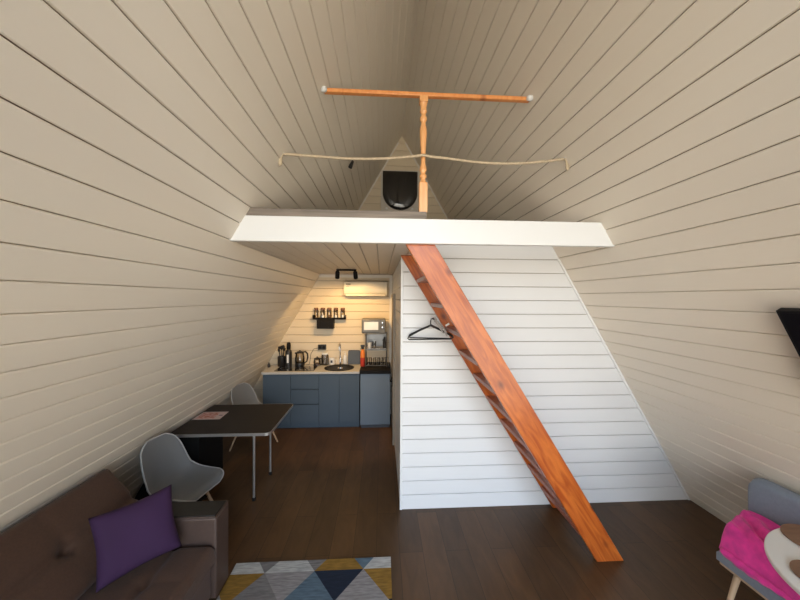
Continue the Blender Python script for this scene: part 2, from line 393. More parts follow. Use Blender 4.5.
for x, sg in ((-0.786, -1), (0.788, 1)):
    m = MB(); Mx = Matrix.Rotation(PI / 2, 3, 'Y')
    m.lathe([(.004, -.03), (.016, -.026), (.021, -.012), (.021, .006), (.014, .016), (.006, .02)], (x - .004 * sg, YPOST - .030, 3.642), 16, Mx)
    lab(m.build('end_bracket', WHITE, rl), 'white end bracket')

# rope
rp = thing('safety_rope', 'pale twisted rope strung across the loft front below the wooden handrail', 'rope', (-0.04, YPOST, 3.18))
def twisted(ctrl, name, parent, n=130, R=0.0052, r=0.0056, turns=46, mt=ROPEM):
    def P(t):
        f = t * (len(ctrl) - 1); i = min(int(f), len(ctrl) - 2); u = f - i
        p0 = Vector(ctrl[max(i - 1, 0)]); p1 = Vector(ctrl[i]); p2 = Vector(ctrl[i + 1]); p3 = Vector(ctrl[min(i + 2, len(ctrl) - 1)])
        return 0.5 * ((2 * p1) + (p2 - p0) * u + (2 * p0 - 5 * p1 + 4 * p2 - p3) * u * u + (3 * p1 - p0 - 3 * p2 + p3) * u ** 3)
    m = MB(); n = turns * 7
    for s in range(3):
        pts = []
        for i in range(n + 1):
            t = i / n; p = P(t); d = (P(min(t + .003, 1)) - P(max(t - .003, 0))).normalized()
            a = d.cross(Vector((0, 1, 0.01))).normalized(); b = d.cross(a); an = 2 * PI * (turns * t + s / 3)
            pts.append(p + (a * math.cos(an) + b * math.sin(an)) * R)
        m.tube(pts, r, 5)
    return m.build(name, mt, parent, smooth=80)
yr = YPOST - 0.036
twisted([(-1.075, yr + .01, 3.155), (-0.85, yr, 3.142), (-0.60, yr, 3.132), (-0.35, yr, 3.14), (-0.08, yr, 3.168)], 'rope_length', rp)
twisted([(-0.01, yr, 3.168), (0.15, yr, 3.155), (0.40, yr, 3.133), (0.65, yr, 3.133), (0.88, yr, 3.155), (1.055, yr + .01, 3.185)], 'rope_length', rp)
twisted([(-0.085, yr, 3.169), (-0.046, yr - .004, 3.173), (-0.005, yr, 3.169)], 'rope_knot', rp, turns=4)
for x, z, sg in ((-1.088, 3.158, -1), (1.068, 3.19, 1)):
    m = MB(); wx = sg * wr(z)
    m.tube([(x + .013 * math.cos(a), yr - .006, z + .013 * math.sin(a)) for a in [2 * PI * k / 16 for k in range(16)]], .0045, 8, close=True)
    m.tube([(x + sg * .010, yr - .004, z), (wx - sg * .002 + sg * .0, yr + .0, z + .005)], .004, 8)
    lab(m.build('eye_screw', WHITE, rp), 'white eye screw')
    tw = [(x - sg * .01, yr - .003, z - .004), (x + sg * .004, yr, z - .03), (x - sg * .006 + sg * .012, yr, z - .075), (x + sg * .014, yr, z - .085), (x + sg * .012, yr, z - .03)]
    twisted(tw, 'rope_tail', rp, turns=10)

# dark glossy panel on the loft end wall
pw = thing('dark_window', 'glossy black panel with rounded bottom in a pale square frame on loft end wall', 'window', (-0.03, YB - 0.02, 3.63))
m = MB(); m.box(-0.375, 0.315, YB - 0.05, YB + 0.001, 3.63, 4.385); m.build('surround', BEIGEP, pw, bevel=0.004)
cx, hw, zt, zc = -0.031, 0.315, 4.365, 3.985
poly = [(cx - hw, zt), (cx - hw, zc)] + [(cx - hw * math.cos(a), zc - 0.315 * math.sin(a)) for a in [PI * k / 32 for k in range(1, 32)]] + [(cx + hw, zc), (cx + hw, zt)]
m = MB(); n = len(poly); ctr = (cx, 4.03)
rings = [(1.0, 0.0), (0.985, 0.02), (0.93, 0.034), (0.7, 0.045), (0.35, 0.051)]
vs = []; fs = []
for sc_, d in rings: vs += [(ctr[0] + (x - ctr[0]) * sc_, YB - 0.05 - d, ctr[1] + (z - ctr[1]) * sc_) for x, z in poly]
for r in range(len(rings) - 1): fs += [(r * n + i, r * n + (i + 1) % n, (r + 1) * n + (i + 1) % n, (r + 1) * n + i) for i in range(n)]
fs.append([(len(rings) - 1) * n + i for i in range(n)])
m.add(vs, fs).build('dark_pane', BLACKG, pw, smooth=30)
for x in (-0.27, 0.19):
    MB().lathe([(.003, -.02), (.022, -.018), (.024, -.004), (.018, 0)], (x, YB - 0.052, 3.70), 14, Matrix.Rotation(PI / 2, 3, 'X')).build('fixing_cap', WHITE, pw)
MB().lathe([(.003, -.012), (.014, -.010), (.014, 0)], (cx + .0, YB - 0.098, 3.985), 14, Matrix.Rotation(PI / 2, 3, 'X')).build('latch', WPLAST, pw)

# black socket on left slope above loft
lh = thing('lamp_holder', 'small black lamp socket hanging from the left roof slope above the loft', 'lamp holder', (-0.74, 3.86, 3.735))
MB().tube([(wl(3.80) + .002, 3.88, 3.80), (-0.715, 3.875, 3.79), (-0.713, 3.865, 3.772)], .004, 6).build('cable', BLACKP, lh)
MB().lathe([(.006, 0), (.018, -.006), (.021, -.03), (.024, -.075), (.024, -.095), (.018, -.096), (.016, -.08)], (-0.713, 3.862, 3.775), 16, Matrix.Rotation(.35, 3, 'Y')).build('socket', BLACKP, lh)

# ------------------------------------------------------------------ kitchen
YF = 5.062; ZT = 0.912
def unit(name, label, x0, x1, fronts, part):
    t = thing(name, label, 'cabinet', ((x0 + x1) / 2, (YF + YB) / 2, 0), 'blue base cabinets along the kitchen wall')
    m = MB(); m.box(x0 + .001, x1 - .001, YF + .02, YB - .01, 0.10, 0.875); m.build('carcass', BLUED, t)
    MB().box(x0 + .001, x1 - .001, YF + .05, YF + .066, 0, 0.10).build('kickboard', BLUE, t)
    for (a, b, c, d) in fronts:
        MB().box(a + .002, b - .002, YF, YF + .019, c, d).build(part, BLUE, t, bevel=0.0015)
    return t
xa, xb, xc, xd = -2.225, -1.792, -1.347, -0.702
unit('base_cabinet', 'blue base cabinet with one plain front, leftmost unit under the worktop', xa, xb, [(xa, xb, 0.10, 0.868)], 'door')
unit('base_cabinet', 'blue base cabinet with three stacked drawers under the black hob', xb, xc,
     [(xb, xc, 0.10, 0.385), (xb, xc, 0.400, 0.625), (xb, xc, 0.640, 0.868)], 'drawer')
unit('base_cabinet', 'blue base cabinet with two doors under the sink, left of the fridge', xc, xd,
     [(xc, (xc + xd) / 2, 0.10, 0.868), ((xc + xd) / 2, xd, 0.10, 0.868)], 'door')
tag(MB().box(-2.245, xd, YF - .012, YB - .002, 0.875, ZT).build('worktop', STONE, bevel=0.003),
    'pale worktop lying across the three blue base cabinets', 'worktop')
# fridge
fr = thing('fridge', 'small blue grey fridge beside the base cabinets under a black top board', 'fridge', (-0.44, 5.3, 0))
MB().box(-0.688, -0.205, YF + .03, YB - .03, 0.02, 0.872).build('body', FRIDGES, fr, bevel=0.004)
MB().box(-0.688, -0.205, YF - .012, YF + .026, 0.05, 0.872).build('door', FRIDGE, fr, bevel=0.007, seg=3)
MB().box(-0.67, -0.22, YF, YF + .05, 0.0, 0.045).build('foot_rail', FRIDGES, fr)
tag(MB().box(-0.70, -0.198, YF - .03, YB - .01, 0.874, 0.935).build('top_board', BLACKM, bevel=0.004), 'thick black board lying on top of the small fridge', 'board')
ZF = 0.935
# hob
hb = thing('hob', 'black glass hob set into the pale worktop above the drawers', 'hob', (-1.76, 5.28, ZT))
MB().box(-2.07, -1.44, 5.12, 5.45, ZT, ZT + .008).build('glass_plate', BLACKG, hb, bevel=0.002)
for x in (-1.93, -1.62):
    MB().tube([(x + .09 * math.cos(2 * PI * k / 28), 5.3 + .09 * math.sin(2 * PI * k / 28), ZT + .0085) for k in range(28)], .0025, 5, close=True).build('cooking_ring', STEEL, hb)
# sink
sk = thing('sink', 'round black sink sunk in the worktop under the tap', 'sink', (-1.06, 5.33, ZT))
m = MB(); m.lathe([(.245, ZT), (.25, ZT + .006), (.24, ZT + .010), (.20, ZT + .009), (.185, ZT + .002), (.17, ZT + .0015), (.02, ZT + .001)], (-1.06, 5.33, 0), 40)
m.build('bowl', BLACKSTONE, sk)
MB().lathe([(.045, ZT + .0022), (.045, ZT + .006), (.03, ZT + .007), (.01, ZT + .004)], (-1.04, 5.30, 0), 20).build('drain', CHROME, sk)
# tap
tp = thing('tap', 'tall slim chrome tap standing behind the round black sink', 'tap', (-1.08, 5.615, ZT))
MB().lathe([(.026, ZT), (.026, ZT + .01), (.016, ZT + .02), (.014, ZT + .10), (.012, ZT + .12)], (-1.08, 5.615, 0), 16).build('tap_body', CHROME, tp)
pts = [(-1.08, 5.615, ZT + .11), (-1.08, 5.615, ZT + .32)] + [(-1.08, 5.60 - .07 * (1 - math.cos(a)), ZT + .32 + .07 * math.sin(a)) for a in [PI * k / 10 for k in range(1, 11)]] + [(-1.08, 5.46, ZT + .27)]
MB().tube(pts, .010, 10).build('spout', CHROME, tp)
MB().tube([(-1.066, 5.60, ZT + .08), (-1.03, 5.59, ZT + .10)], .006, 8).build('lever', CHROME, tp)
# utensil pot
uc = thing('utensil_pot', 'black utensil pot full of black cooking tools at the left end of worktop', 'pot', (-2.07, 5.50, ZT))
m = MB(); m.lathe([(.060, ZT), (.064, ZT + .005), (.064, ZT + .17), (.058, ZT + .17), (.056, ZT + .01), (.01, ZT + .008)], (-2.07, 5.50, 0), 20); m.build('container', BLACKP, uc)
for (dx, dy, tx, ty, zt_, kind) in ((-.03, 0, -.045, .0, .34, 0), (.0, .02, -.01, .03, .33, 1), (.03, -.01, .035, -.01, .35, 1), (.02, .02, .045, .02, .31, 0), (-.01, -.02, -.04, -.03, .30, 0)):
    m = MB(); a = Vector((-2.07 + dx * .5, 5.50 + dy * .5, ZT + .03)); b = Vector((-2.07 + tx, 5.50 + ty, ZT + zt_))
    m.tube([a, a.lerp(b, .8)], .006, 6)
    c = a.lerp(b, .8)
    if kind: m.lathe([(.006, 0), (.022, .02), (.028, .045), (.022, .07), (.006, .08)], tuple(c), 12)
    else: m.tube([c, c.lerp(b, .3), b], [.006, .018, .020], 8)
    m.build('utensil', BLACKP, uc)
# small black thing
m = MB(); m.lathe([(.022, 0), (.024, .03), (.018, .055), (.012, .06), (.014, .075), (.006, .08)], (-2.255, 5.42, ZT), 14)
tag(m.build('pepper_pot', BLACKP), 'tiny black pepper pot at the far left corner of the worktop', 'pot')
# tall black bottle
bt = thing('tall_bottle', 'tall black bottle with a pale label between the utensil pot and kettle', 'bottle', (-1.945, 5.48, ZT))
MB().lathe([(.050, 0), (.056, .006), (.056, .24), (.050, .27), (.030, .29), (.026, .30)], (-1.945, 5.48, ZT), 22).build('bottle_body', BLACKP, bt)
MB().lathe([(.030, .295), (.034, .30), (.034, .36), (.030, .40), (.016, .415)], (-1.945, 5.48, ZT), 18).build('bottle_cap', BLACKM, bt)
m = MB(); r = .0567
m.add([(-1.945 + r * math.sin(a), 5.48 - r * math.cos(a), ZT + z) for z in (.07, .21) for a in [(-.28 + .56 * k / 6) for k in range(7)]], [(i, i + 1, i + 8, i + 7) for i in range(6)])
m.build('paper_label', WPLAST, bt)
# kettle
kt = thing('kettle', 'glass kettle with black base and handle behind the hob', 'kettle', (-1.755, 5.52, ZT))
kx, ky = -1.765, 5.52
MB().lathe([(.075, .0), (.08, .006), (.08, .045), (.076, .055)], (kx, ky, ZT), 24).build('base', BLACKP, kt)
MB().lathe([(.076, .055), (.082, .08), (.080, .14), (.068, .20), (.062, .225), (.058, .225), (.064, .20), (.076, .14), (.078, .08), (.07, .057)], (kx, ky, ZT), 28).build('glass_body', GLASS, kt)
MB().lathe([(.064, .222), (.064, .234), (.045, .25), (.014, .255), (.012, .27), (.004, .272)], (kx, ky, ZT), 24).build('lid', BLACKP, kt)
MB().tube([(kx + .055, ky, ZT + .235), (kx + .095, ky, ZT + .245), (kx + .128, ky, ZT + .21), (kx + .135, ky, ZT + .15), (kx + .12, ky, ZT + .08), (kx + .075, ky, ZT + .045)], [.012, .014, .014, .013, .012, .01], 10).build('handle', BLACKP, kt)
MB().tube([(kx - .055, ky, ZT + .21), (kx - .085, ky, ZT + .225)], [.02, .010], 10).build('spout', BLACKP, kt)
# small teapot
gt = thing('glass_teapot', 'small glass teapot with black rim and handle right of the kettle', 'teapot', (-1.455, 5.50, ZT))
gx, gy = -1.465, 5.50
MB().lathe([(.050, .0), (.058, .01), (.060, .07), (.052, .12), (.048, .12), (.056, .07), (.054, .012), (.02, .008)], (gx, gy, ZT), 24).build('glass_body', GLASS, gt)
MB().lathe([(.03, .010), (.052, .012), (.054, .045), (.03, .046)], (gx, gy, ZT), 20).build('tea', mat('brown_tea', (.12, .05, .03), .3), gt)
MB().lathe([(.053, .115), (.055, .13), (.03, .142), (.012, .145), (.012, .16), (.004, .162)], (gx, gy, ZT), 20).build('lid', BLACKP, gt)
MB().tube([(gx + .05, gy, ZT + .125), (gx + .09, gy, ZT + .12), (gx + .10, gy, ZT + .08), (gx + .09, gy, ZT + .035), (gx + .055, gy, ZT + .02)], .008, 8).build('handle', BLACKP, gt)
for k in range(4):
    a = PI / 4 + k * PI / 2; x, y = gx + .060 * math.cos(a), gy + .060 * math.sin(a)
    MB().tube([(x, y, ZT), (x, y, ZT + .075), (gx + .053 * math.cos(a), gy + .053 * math.sin(a), ZT + .12)], .003, 6).build('frame_strut', BLACKP, gt)
# socket box and its cable
so = thing('socket_box', 'black double socket box fixed on the wall above the glass teapot', 'socket', (-1.40, YB, 1.21))
MB().box(-1.475, -1.335, YB - .045, YB - .001, 1.17, 1.26).build('box', BLACKP, so, bevel=.006)
for x in (-1.438, -1.372):
    MB().lathe([(.022, 0), (.024, .003), (.012, .004)], (x, YB - .045, 1.215), 14, Matrix.Rotation(PI / 2, 3, 'X')).build('outlet', BLACKM, so)
tag(MB().tube([(-1.47, YB - .03, 1.20), (-1.55, YB - .03, 1.185), (-1.60, YB - .035, 1.10), (-1.605, 5.60, 1.0), (-1.62, 5.58, ZT + .006), (-1.66, 5.55, ZT + .006)], .004, 6).build('power_cable', BLACKP),
    'thin black cable looping from the wall socket box down to the worktop', 'cable')
# white jug and clear jar
jg = thing('white_mug', 'white mug with a dark print beside the black sink', 'mug', (-1.225, 5.59, ZT))
MB().lathe([(.038, 0), (.046, .006), (.048, .12), (.043, .12), (.041, .012), (.01, .01)], (-1.225, 5.59, ZT), 22).build('cup', WPLAST, jg)
MB().tube([(-1.181, 5.58, ZT + .10), (-1.15, 5.57, ZT + .09), (-1.145, 5.57, ZT + .06), (-1.155, 5.57, ZT + .035), (-1.183, 5.58, ZT + .025)], .006, 8).build('handle', WPLAST, jg)
m = MB(); r = .0487
m.add([(-1.225 + r * math.sin(a), 5.59 - r * math.cos(a), ZT + z) for z in (.04, .085) for a in [(-.4 + .8 * k / 6) for k in range(7)]], [(i, i + 1, i + 8, i + 7) for i in range(6)])
m.build('print', GREYTRAY, jg)
MB_j = thing('storage_jar', 'clear glass jar with pale lid behind the white mug', 'jar', (-1.345, 5.585, ZT))
MB().lathe([(.058, 0), (.062, .006), (.062, .16), (.052, .185), (.048, .185), (.058, .155), (.058, .01), (.01, .008)], (-1.345, 5.585, ZT), 22).build('glass_body', GLASS, MB_j)
MB().lathe([(.055, .183), (.056, .21), (.05, .215), (.01, .215)], (-1.345, 5.585, ZT), 20).build('lid', WPLAST, MB_j)
# soap
sp = thing('soap_bottle', 'white dish soap pump bottle standing at the back edge of the sink', 'bottle', (-1.03, 5.585, ZT))
MB().lathe([(.032, 0), (.036, .006), (.036, .13), (.028, .155), (.012, .165), (.012, .18)], (-0.995, 5.612, ZT), 18).build('bottle_body', WPLAST, sp)
m = MB(); m.lathe([(.014, .178), (.014, .20), (.005, .205), (.005, .23)], (-0.995, 5.612, ZT), 12); m.tube([(-0.995, 5.612, ZT + .225), (-1.03, 5.59, ZT + .225)], .006, 8); m.build('pump', WPLAST, sp)
for c in kids(sp): pass
# dark grey tray leaning on the wall
m = MB(); m.prism([(-.94, 0), (-.735, 0), (-.725, .01), (-.725, .235), (-.74, .25), (-.93, .25), (-.945, .235), (-.945, .01)], 0, .012)
o = m.build('chopping_board', GREYTRAY, bevel=.003); o.location = (0, YB - .075, ZT + .001); o.rotation_euler = (-0.22, 0, 0)
tag(o, 'dark grey chopping board leaning on the wall between tap and orange bottle', 'board')
# orange / red bottle
ob = thing('spray_bottle', 'orange and red bottle with a black trigger head at left of glass rack', 'bottle', (-.668, 5.34, ZF))
MB().lathe([(.036, 0), (.040, .006), (.040, .15)], (-.668, 5.34, ZF), 20).build('lower_body', REDP, ob)
MB().lathe([(.040, .15), (.040, .21), (.032, .25), (.018, .28), (.016, .29)], (-.668, 5.34, ZF), 20).build('upper_body', ORANGE, ob)
m = MB(); m.lathe([(.018, .288), (.02, .31), (.016, .34)], (-.668, 5.34, ZF), 12); m.box(-.705, -.635, 5.325, 5.355, ZF + .33, ZF + .362); m.tube([(-.69, 5.34, ZF + .335), (-.70, 5.34, ZF + .28)], .007, 6)
m.build('trigger_head', BLACKP, ob, bevel=.003)
# metal rack over the fridge
rk = thing('dish_rack', 'tall grey metal dish rack standing on the black fridge board under the microwave', 'rack', (-.43, 5.42, ZF))
X0, X1, Y0, Y1 = -.615, -.262, 5.28, 5.56
for x in (X0, X1):
    for y in (Y0, Y1): MB().tube([(x, y, ZF), (x, y, 1.492)], .007, 8).build('upright', STEEL, rk)
for z, nm in ((ZF + .022, 'tray'), (1.225, 'shelf'), (1.49, 'shelf')):
    m = MB(); m.tube([(X0, Y0, z), (X1, Y0, z), (X1, Y1, z), (X0, Y1, z)], .006, 6, close=True)
    for k in range(1, 10): m.tube([(X0 + (X1 - X0) * k / 10, Y0, z), (X0 + (X1 - X0) * k / 10, Y1, z)], .0025, 5)
    if nm == 'shelf' and z < 1.3: m.box(X0, X1, Y0 - .002, Y0 + .002, z - .012, z + .018)
    m.build(nm, STEEL, rk)
MB().box(X0 + .004, X1 - .004, Y1 - .004, Y1 + .001, 1.24, 1.48).build('back_panel', STEEL, rk)
# microwave
mw = thing('microwave', 'small silver microwave with two knobs on top of the metal rack', 'microwave', (-.478, 5.42, 1.50))
MB().box(-.685, -.285, 5.27, 5.58, 1.502, 1.742).build('housing', MICROW, mw, bevel=.012, seg=3)
MB().box(-.665, -.375, 5.258, 5.272, 1.525, 1.72).build('door', MICROW, mw, bevel=.004)
MB().box(-.645, -.405, 5.252, 5.260, 1.56, 1.695).build('door_glass', mat('pale_reflecting_glass', (.50, .50, .45), .12, coat=1.0), mw, bevel=.002)
for z in (1.675, 1.60): MB().lathe([(.022, 0), (.022, .014), (.006, .018)], (-.333, 5.27, z), 16, Matrix.Rotation(PI / 2, 3, 'X')).build('knob', CHROME, mw)
for x in (-.66, -.31):
    MB().lathe([(.012, 0), (.012, .006)], (x, 5.3, 1.4965), 10).build('foot', BLACKP, mw)
# glasses and cups on the rack
def tumbler(x, y, z, r, h, label, grp, m=GLASS, nm='drinking_glass'):
    o = MB().lathe([(r * .82, 0), (r * .85, .004), (r, h), (r * .93, h), (r * .78, .008), (.004, .007)], (0, 0, 0), 18).build(nm, m)
    o.location = (x, y, z); return tag(o, label, 'cup' if nm != 'drinking_glass' else 'glass', grp)
g1 = None
for i, (x, y, l) in enumerate(((-.57, 5.36, 'clear drinking glass on lower rack tray, nearest the red bottle'), (-.50, 5.36, 'clear drinking glass on lower rack tray, second from the red bottle'),
                            (-.43, 5.36, 'clear drinking glass on lower rack tray, third from the red bottle'), (-.36, 5.36, 'clear drinking glass on lower rack tray, fourth from the red bottle'),
                            (-.30, 5.36, 'clear drinking glass on lower rack tray, at the right end'))):
    if g1 is None: g1 = tumbler(x, y, ZF + .029, .029, .115, l, 'drinking glasses on lower rack tray')
    else:
        c = g1.copy(); COL.objects.link(c); c.location = (x, y, ZF + .029); c['label'] = l
tumbler(-.555, 5.37, 1.2325, .034, .10, 'white cup on the upper rack shelf, at its left end', 'cups on upper rack shelf', WPLAST, 'cup')
tumbler(-.475, 5.37, 1.2325, .032, .12, 'clear glass on the upper rack shelf, right of the white cup', 'cups on upper rack shelf')
m = MB(); m.lathe([(.026, 0), (.028, .10), (.018, .13), (.012, .16), (.014, .18), (.004, .19)], (-.30, 5.40, 1.2325), 14); m.tube([(-.30, 5.40, 1.40), (-.335, 5.39, 1.36)], .008, 6)
tag(m.build('black_bottle', BLACKP), 'small black bottle on the upper rack shelf, at its right end', 'bottle')
m = MB(); m.lathe([(.026, 0), (.03, .01), (.028, .05), (.018, .075), (.01, .08)], (-.232, 5.24, ZF), 14)
tag(m.build('sponge_cup', BLACKP), 'small black pot on the fridge board right of the rack', 'pot')
# spice shelf
sh = thing('spice_shelf', 'narrow black spice shelf fixed on the kitchen wall below the spotlights', 'shelf', (-1.28, YB, 1.71))
m = MB(); m.box(-1.56, -.985, 5.56, YB - .001, 1.712, 1.722); m.box(-1.56, -.985, 5.56, 5.566, 1.722, 1.745); m.box(-1.56, -1.555, 5.56, YB - .001, 1.722, 1.79); m.box(-.99, -.985, 5.56, YB - .001, 1.722, 1.79)
m.build('tray', BLACKM, sh)
jars = [(-1.505, SPICE3), (-1.39, SPICE2), (-1.275, SPICE1), (-1.16, SPICE2), (-1.04, SPICE2)]
jl = ['glass spice jar of yellow brown spice, leftmost of five on wall shelf', 'glass spice jar of white powder, second from left on wall shelf', 'glass spice jar of dark spice, middle of five on wall shelf',
      'glass spice jar of white powder, fourth from left on wall shelf', 'glass spice jar of white salt, rightmost of five on wall shelf']
proto = None
for (x, sm_), l in zip(jars, jl):
    if proto is None:
        proto = thing('spice_jar', l, 'jar', (0, 0, 0), 'spice jars on the wall shelf')
        MB().lathe([(.036, 0), (.038, .004), (.038, .14), (.032, .158), (.029, .158), (.035, .14), (.035, .006), (.004, .005)], seg=20).build('glass_body', GLASS, proto)
        MB().lathe([(.004, .007), (.034, .007), (.034, .062), (.004, .064)], seg=18).build('contents', sm_, proto)
        MB().lathe([(.036, .155), (.037, .158), (.037, .190), (.034, .195), (.004, .195)], seg=20).build('lid', WLID, proto)
        t = proto
    else:
        t = copy_tree(proto); t['label'] = l
        for c in kids(t):
            if c.name.startswith('contents'): c.data = c.data.copy(); c.data.materials[0] = sm_
    t.location = (x, 5.612, 1.7225)
tag(MB().box(-1.475, -1.19, 5.50, YB - .001, 1.555, 1.711).build('wall_box', BLACKM, bevel=.004), 'plain black box hung under the spice shelf on the kitchen wall', 'box')
# air conditioner
ac = thing('air_conditioner', 'cream white air conditioner high on the kitchen wall at right', 'air conditioner', (-.62, YB, 2.13))
m = MB(); m.prism([(YB - .001, 2.13), (5.50, 2.13), (5.455, 2.175), (5.445, 2.25), (5.455, 2.375), (5.49, 2.39), (YB - .001, 2.39)], -1.005, -.255, 'x'); m.build('housing', CREAMP, ac, bevel=.008, seg=3)
MB().box(-.97, -.29, 5.462, 5.49, 2.128, 2.165).build('air_flap', mat('shaded_beige_plastic', (.62, .56, .45), .4), ac, bevel=.003)
m = MB()
x = -.965
for w_ in (.012, .010, .014, .010, .012, .010): m.box(x, x + w_ * .75, 5.441, 5.4455, 2.318, 2.342); x += w_ + .002
m.box(-.965, -.915, 5.441, 5.4455, 2.292, 2.299)
m.build('lettering', GREYTRAY, ac)
# spotlight bar
sb = thing('ceiling_spotlight', 'black ceiling bar with two spotlight heads in front of the kitchen wall', 'lamp', (-.86, 4.6, 2.51))
MB().box(-1.01, -.72, 4.575, 4.61, 2.487, 2.513).build('bar', BLACKM, sb, bevel=.003)
WARM = mat('warm_bulb', (1, .8, .5), .4, emit=(1, .62, .28), estr=12)
for x, aim in ((-.995, Vector((-.12, .62, -.9))), (-.735, Vector((.05, .62, -.9)))):
    q = aim.normalized(); body = Vector((x, 4.595, 2.462)); R = (-q).to_track_quat('Z', 'Y').to_matrix()
    hd = MB().lathe([(.024, .055), (.031, .045), (.032, -.055), (.029, -.058), (.026, -.050), (.004, -.049)], tuple(body - Vector((0, 0, .03))), 20, R).build('spotlight_head', BLACKM, sb)
    MB().lathe([(.022, -.0500), (.02, -.052), (.004, -.0525)], tuple(body - Vector((0, 0, .03))), 16, R).build('bulb', WARM, hd)
    MB().tube([(x, 4.595, 2.49), tuple(body + Vector((0, 0, .0)))], .006, 8).build('pivot', BLACKM, sb)
    L = bpy.data.lights.new('kitchen_spot', 'SPOT'); L.energy = 18; L.color = (1, .63, .26); L.spot_size = math.radians(112); L.spot_blend = .3; L.shadow_soft_size = .03
    lo = bpy.data.objects.new('kitchen_spot', L); COL.objects.link(lo); lo.location = body - Vector((0, 0, .03)) + q * .065
    lo.rotation_euler = (q).to_track_quat('-Z', 'Y').to_euler()

# bathroom door edge in the passage wall
dr = MB(); dr.box(XP - .022, XP - .001, 4.52, 5.30, 0.01, 2.1)
d1 = struct(dr.build('door_1', mat('grey_beige_door', (.16, .135, .11), .5), bevel=.003))
h_ = MB(); h_.box(XP - .05, XP - .022, 4.565, 4.60, .80, .93); h_.tube([(XP - .06, 4.585, .87), (XP - .06, 4.70, .87)], .009, 8); h_.tube([(XP - .022, 4.585, .87), (XP - .06, 4.585, .87)], .008, 8)
h_.build('door_handle', BLACKM, d1, bevel=.002)
m = MB(); m.box(XP - .03, XP - .001, 4.44, 4.515, 0, 2.16); m.box(XP - .03, XP - .001, 4.515, 5.305, 2.105, 2.16)
struct(m.build('trim_10', mat('grey_beige_frame', (.30, .26, .21), .5), bevel=.002))

# ------------------------------------------------------------------ hangers
def hanger(x, y, z, rz, label):
    t = thing('clothes_hanger', label, 'hanger', (0, 0, 0), 'black hangers on the wall peg')
    m = MB(); w_ = .205
    m.tube([(0, 0, 0), (-w_ * .5, 0, -.045), (-w_, 0, -.098), (-w_ - .012, 0, -.118), (-w_ + .002, 0, -.128), (0, 0, -.128), (w_ - .002, 0, -.128), (w_ + .012, 0, -.118), (w_, 0, -.098), (w_ * .5, 0, -.045), (0, 0, .002)], .0062, 8)
    m.build('frame', BLACKP, t)
    pts = [(0, 0, 0), (0, 0, .035)] + [(.022 - .022 * math.cos(a), 0, .045 + .024 * math.sin(a)) for a in [PI * k / 8 for k in range(0, 9)]] + [(.04, 0, .036)]
    MB().tube(pts, .0032, 8).build('hook', BLACKP, t)
    t.location = (x, y, z); t.rotation_euler = (0, 0, rz); return t
hanger(.113, 2.955, 1.835, math.radians(4), 'black plastic clothes hanger on the wall peg left of the stair, nearer one')
hanger(.128, 3.02, 1.838, math.radians(-10), 'black plastic clothes hanger on the wall peg left of the stair, closer to the wall')
tag(MB().tube([(.135, YP - .001, 1.898), (.135, 2.93, 1.898), (.135, 2.92, 1.915)], .0055, 8).build('wall_peg', CHROME), 'thin metal peg in the white partition holding the black hangers', 'peg')
m = MB()
for k in range(4):
    pts = []
    for i in range(34):
        t_ = i / 33
        pts.append((.145 + .115 * t_ + .006 * math.sin(6 * t_ + k), 2.93 - .008 * k, 1.90 - .135 * t_ + .022 * math.sin(t_ * 14 + k * 1.6)))
    m.tube(pts, .0048, 6)
tag(m.build('beaded_chain', mat('pale_metal_chain', (.34, .31, .29), .35, metal=.6), smooth=80), 'tangled pale metal chain hung over the black hangers', 'chain')
m = MB(); m.box(-.02, .02, -.002, .002, -.009, .009); o = m.build('paper_tag', WPLAST); o.location = (.268, 2.915, 1.85); o.rotation_euler = (0, -.5, 0)
tag(o, 'small white tag by the hangers beside the orange stair', 'tag')

# ------------------------------------------------------------------ dining table
tb = thing('dining_table', 'dark rectangular table with pale metal edge standing against the left wall', 'table', (-1.96, 3.66, 0))
TZ = .752; x0, x1, y0, y1 = -2.435, -1.452, 3.165, 4.03
def rrect(x0, x1, y0, y1, r, left=True):
    P = []
    for cx_, cy_, a0 in ((x1 - r, y0 + r, -PI / 2), (x1 - r, y1 - r, 0)):
        P += [(cx_ + r * math.cos(a0 + PI / 2 * k / 6), cy_ + r * math.sin(a0 + PI / 2 * k / 6)) for k in range(7)]
    return [(x0, y0)] + P + [(x0, y1)]
MB().prism(rrect(x0 + .003, x1 - .003, y0 + .003, y1 - .003, .05), TZ - .026, TZ, 'z').build('tabletop', TABLET, tb)
eo = rrect(x0, x1, y0, y1, .053); ei = rrect(x0 + .003, x1 - .0032, y0 + .0032, y1 - .0032, .05)
m = MB(); n = len(eo)
vs = [(x, y, z) for P, z in ((eo, TZ - .027), (eo, TZ + .001), (ei, TZ + .001), (ei, TZ - .027)) for x, y in P]
fs = []
for r in range(4): fs += [(r * n + i, r * n + i + 1, ((r + 1) % 4) * n + i + 1, ((r + 1) % 4) * n + i) for i in range(n - 1)]
lab(m.add(vs, fs).build('edge_band', ALU, tb), 'pale metal edge band')
for y in (3.30, 3.776):
    lg = MB().tube([(-1.658, y, .022), (-1.658, y, .40), (-1.658, y, TZ - .027)], .0135, 14).build('leg', ALU, tb)
    MB().lathe([(.017, 0), (.018, .004), (.018, .03), (.014, .034)], (-1.658, y, 0), 14).build('leg_foot', BLACKP, lg)
MB().box(-1.70, -1.56, 3.26, 3.82, TZ - .036, TZ - .027).build('mounting_plate', BLACKM, tb)
MB().prism([(-2.19, 0), (-2.19, TZ - .028), (wl(TZ - .028) + .02, TZ - .028), (wl(0) + .03, 0)], 3.27, 3.75).build('pedestal', PANELB, tb, bevel=.002)
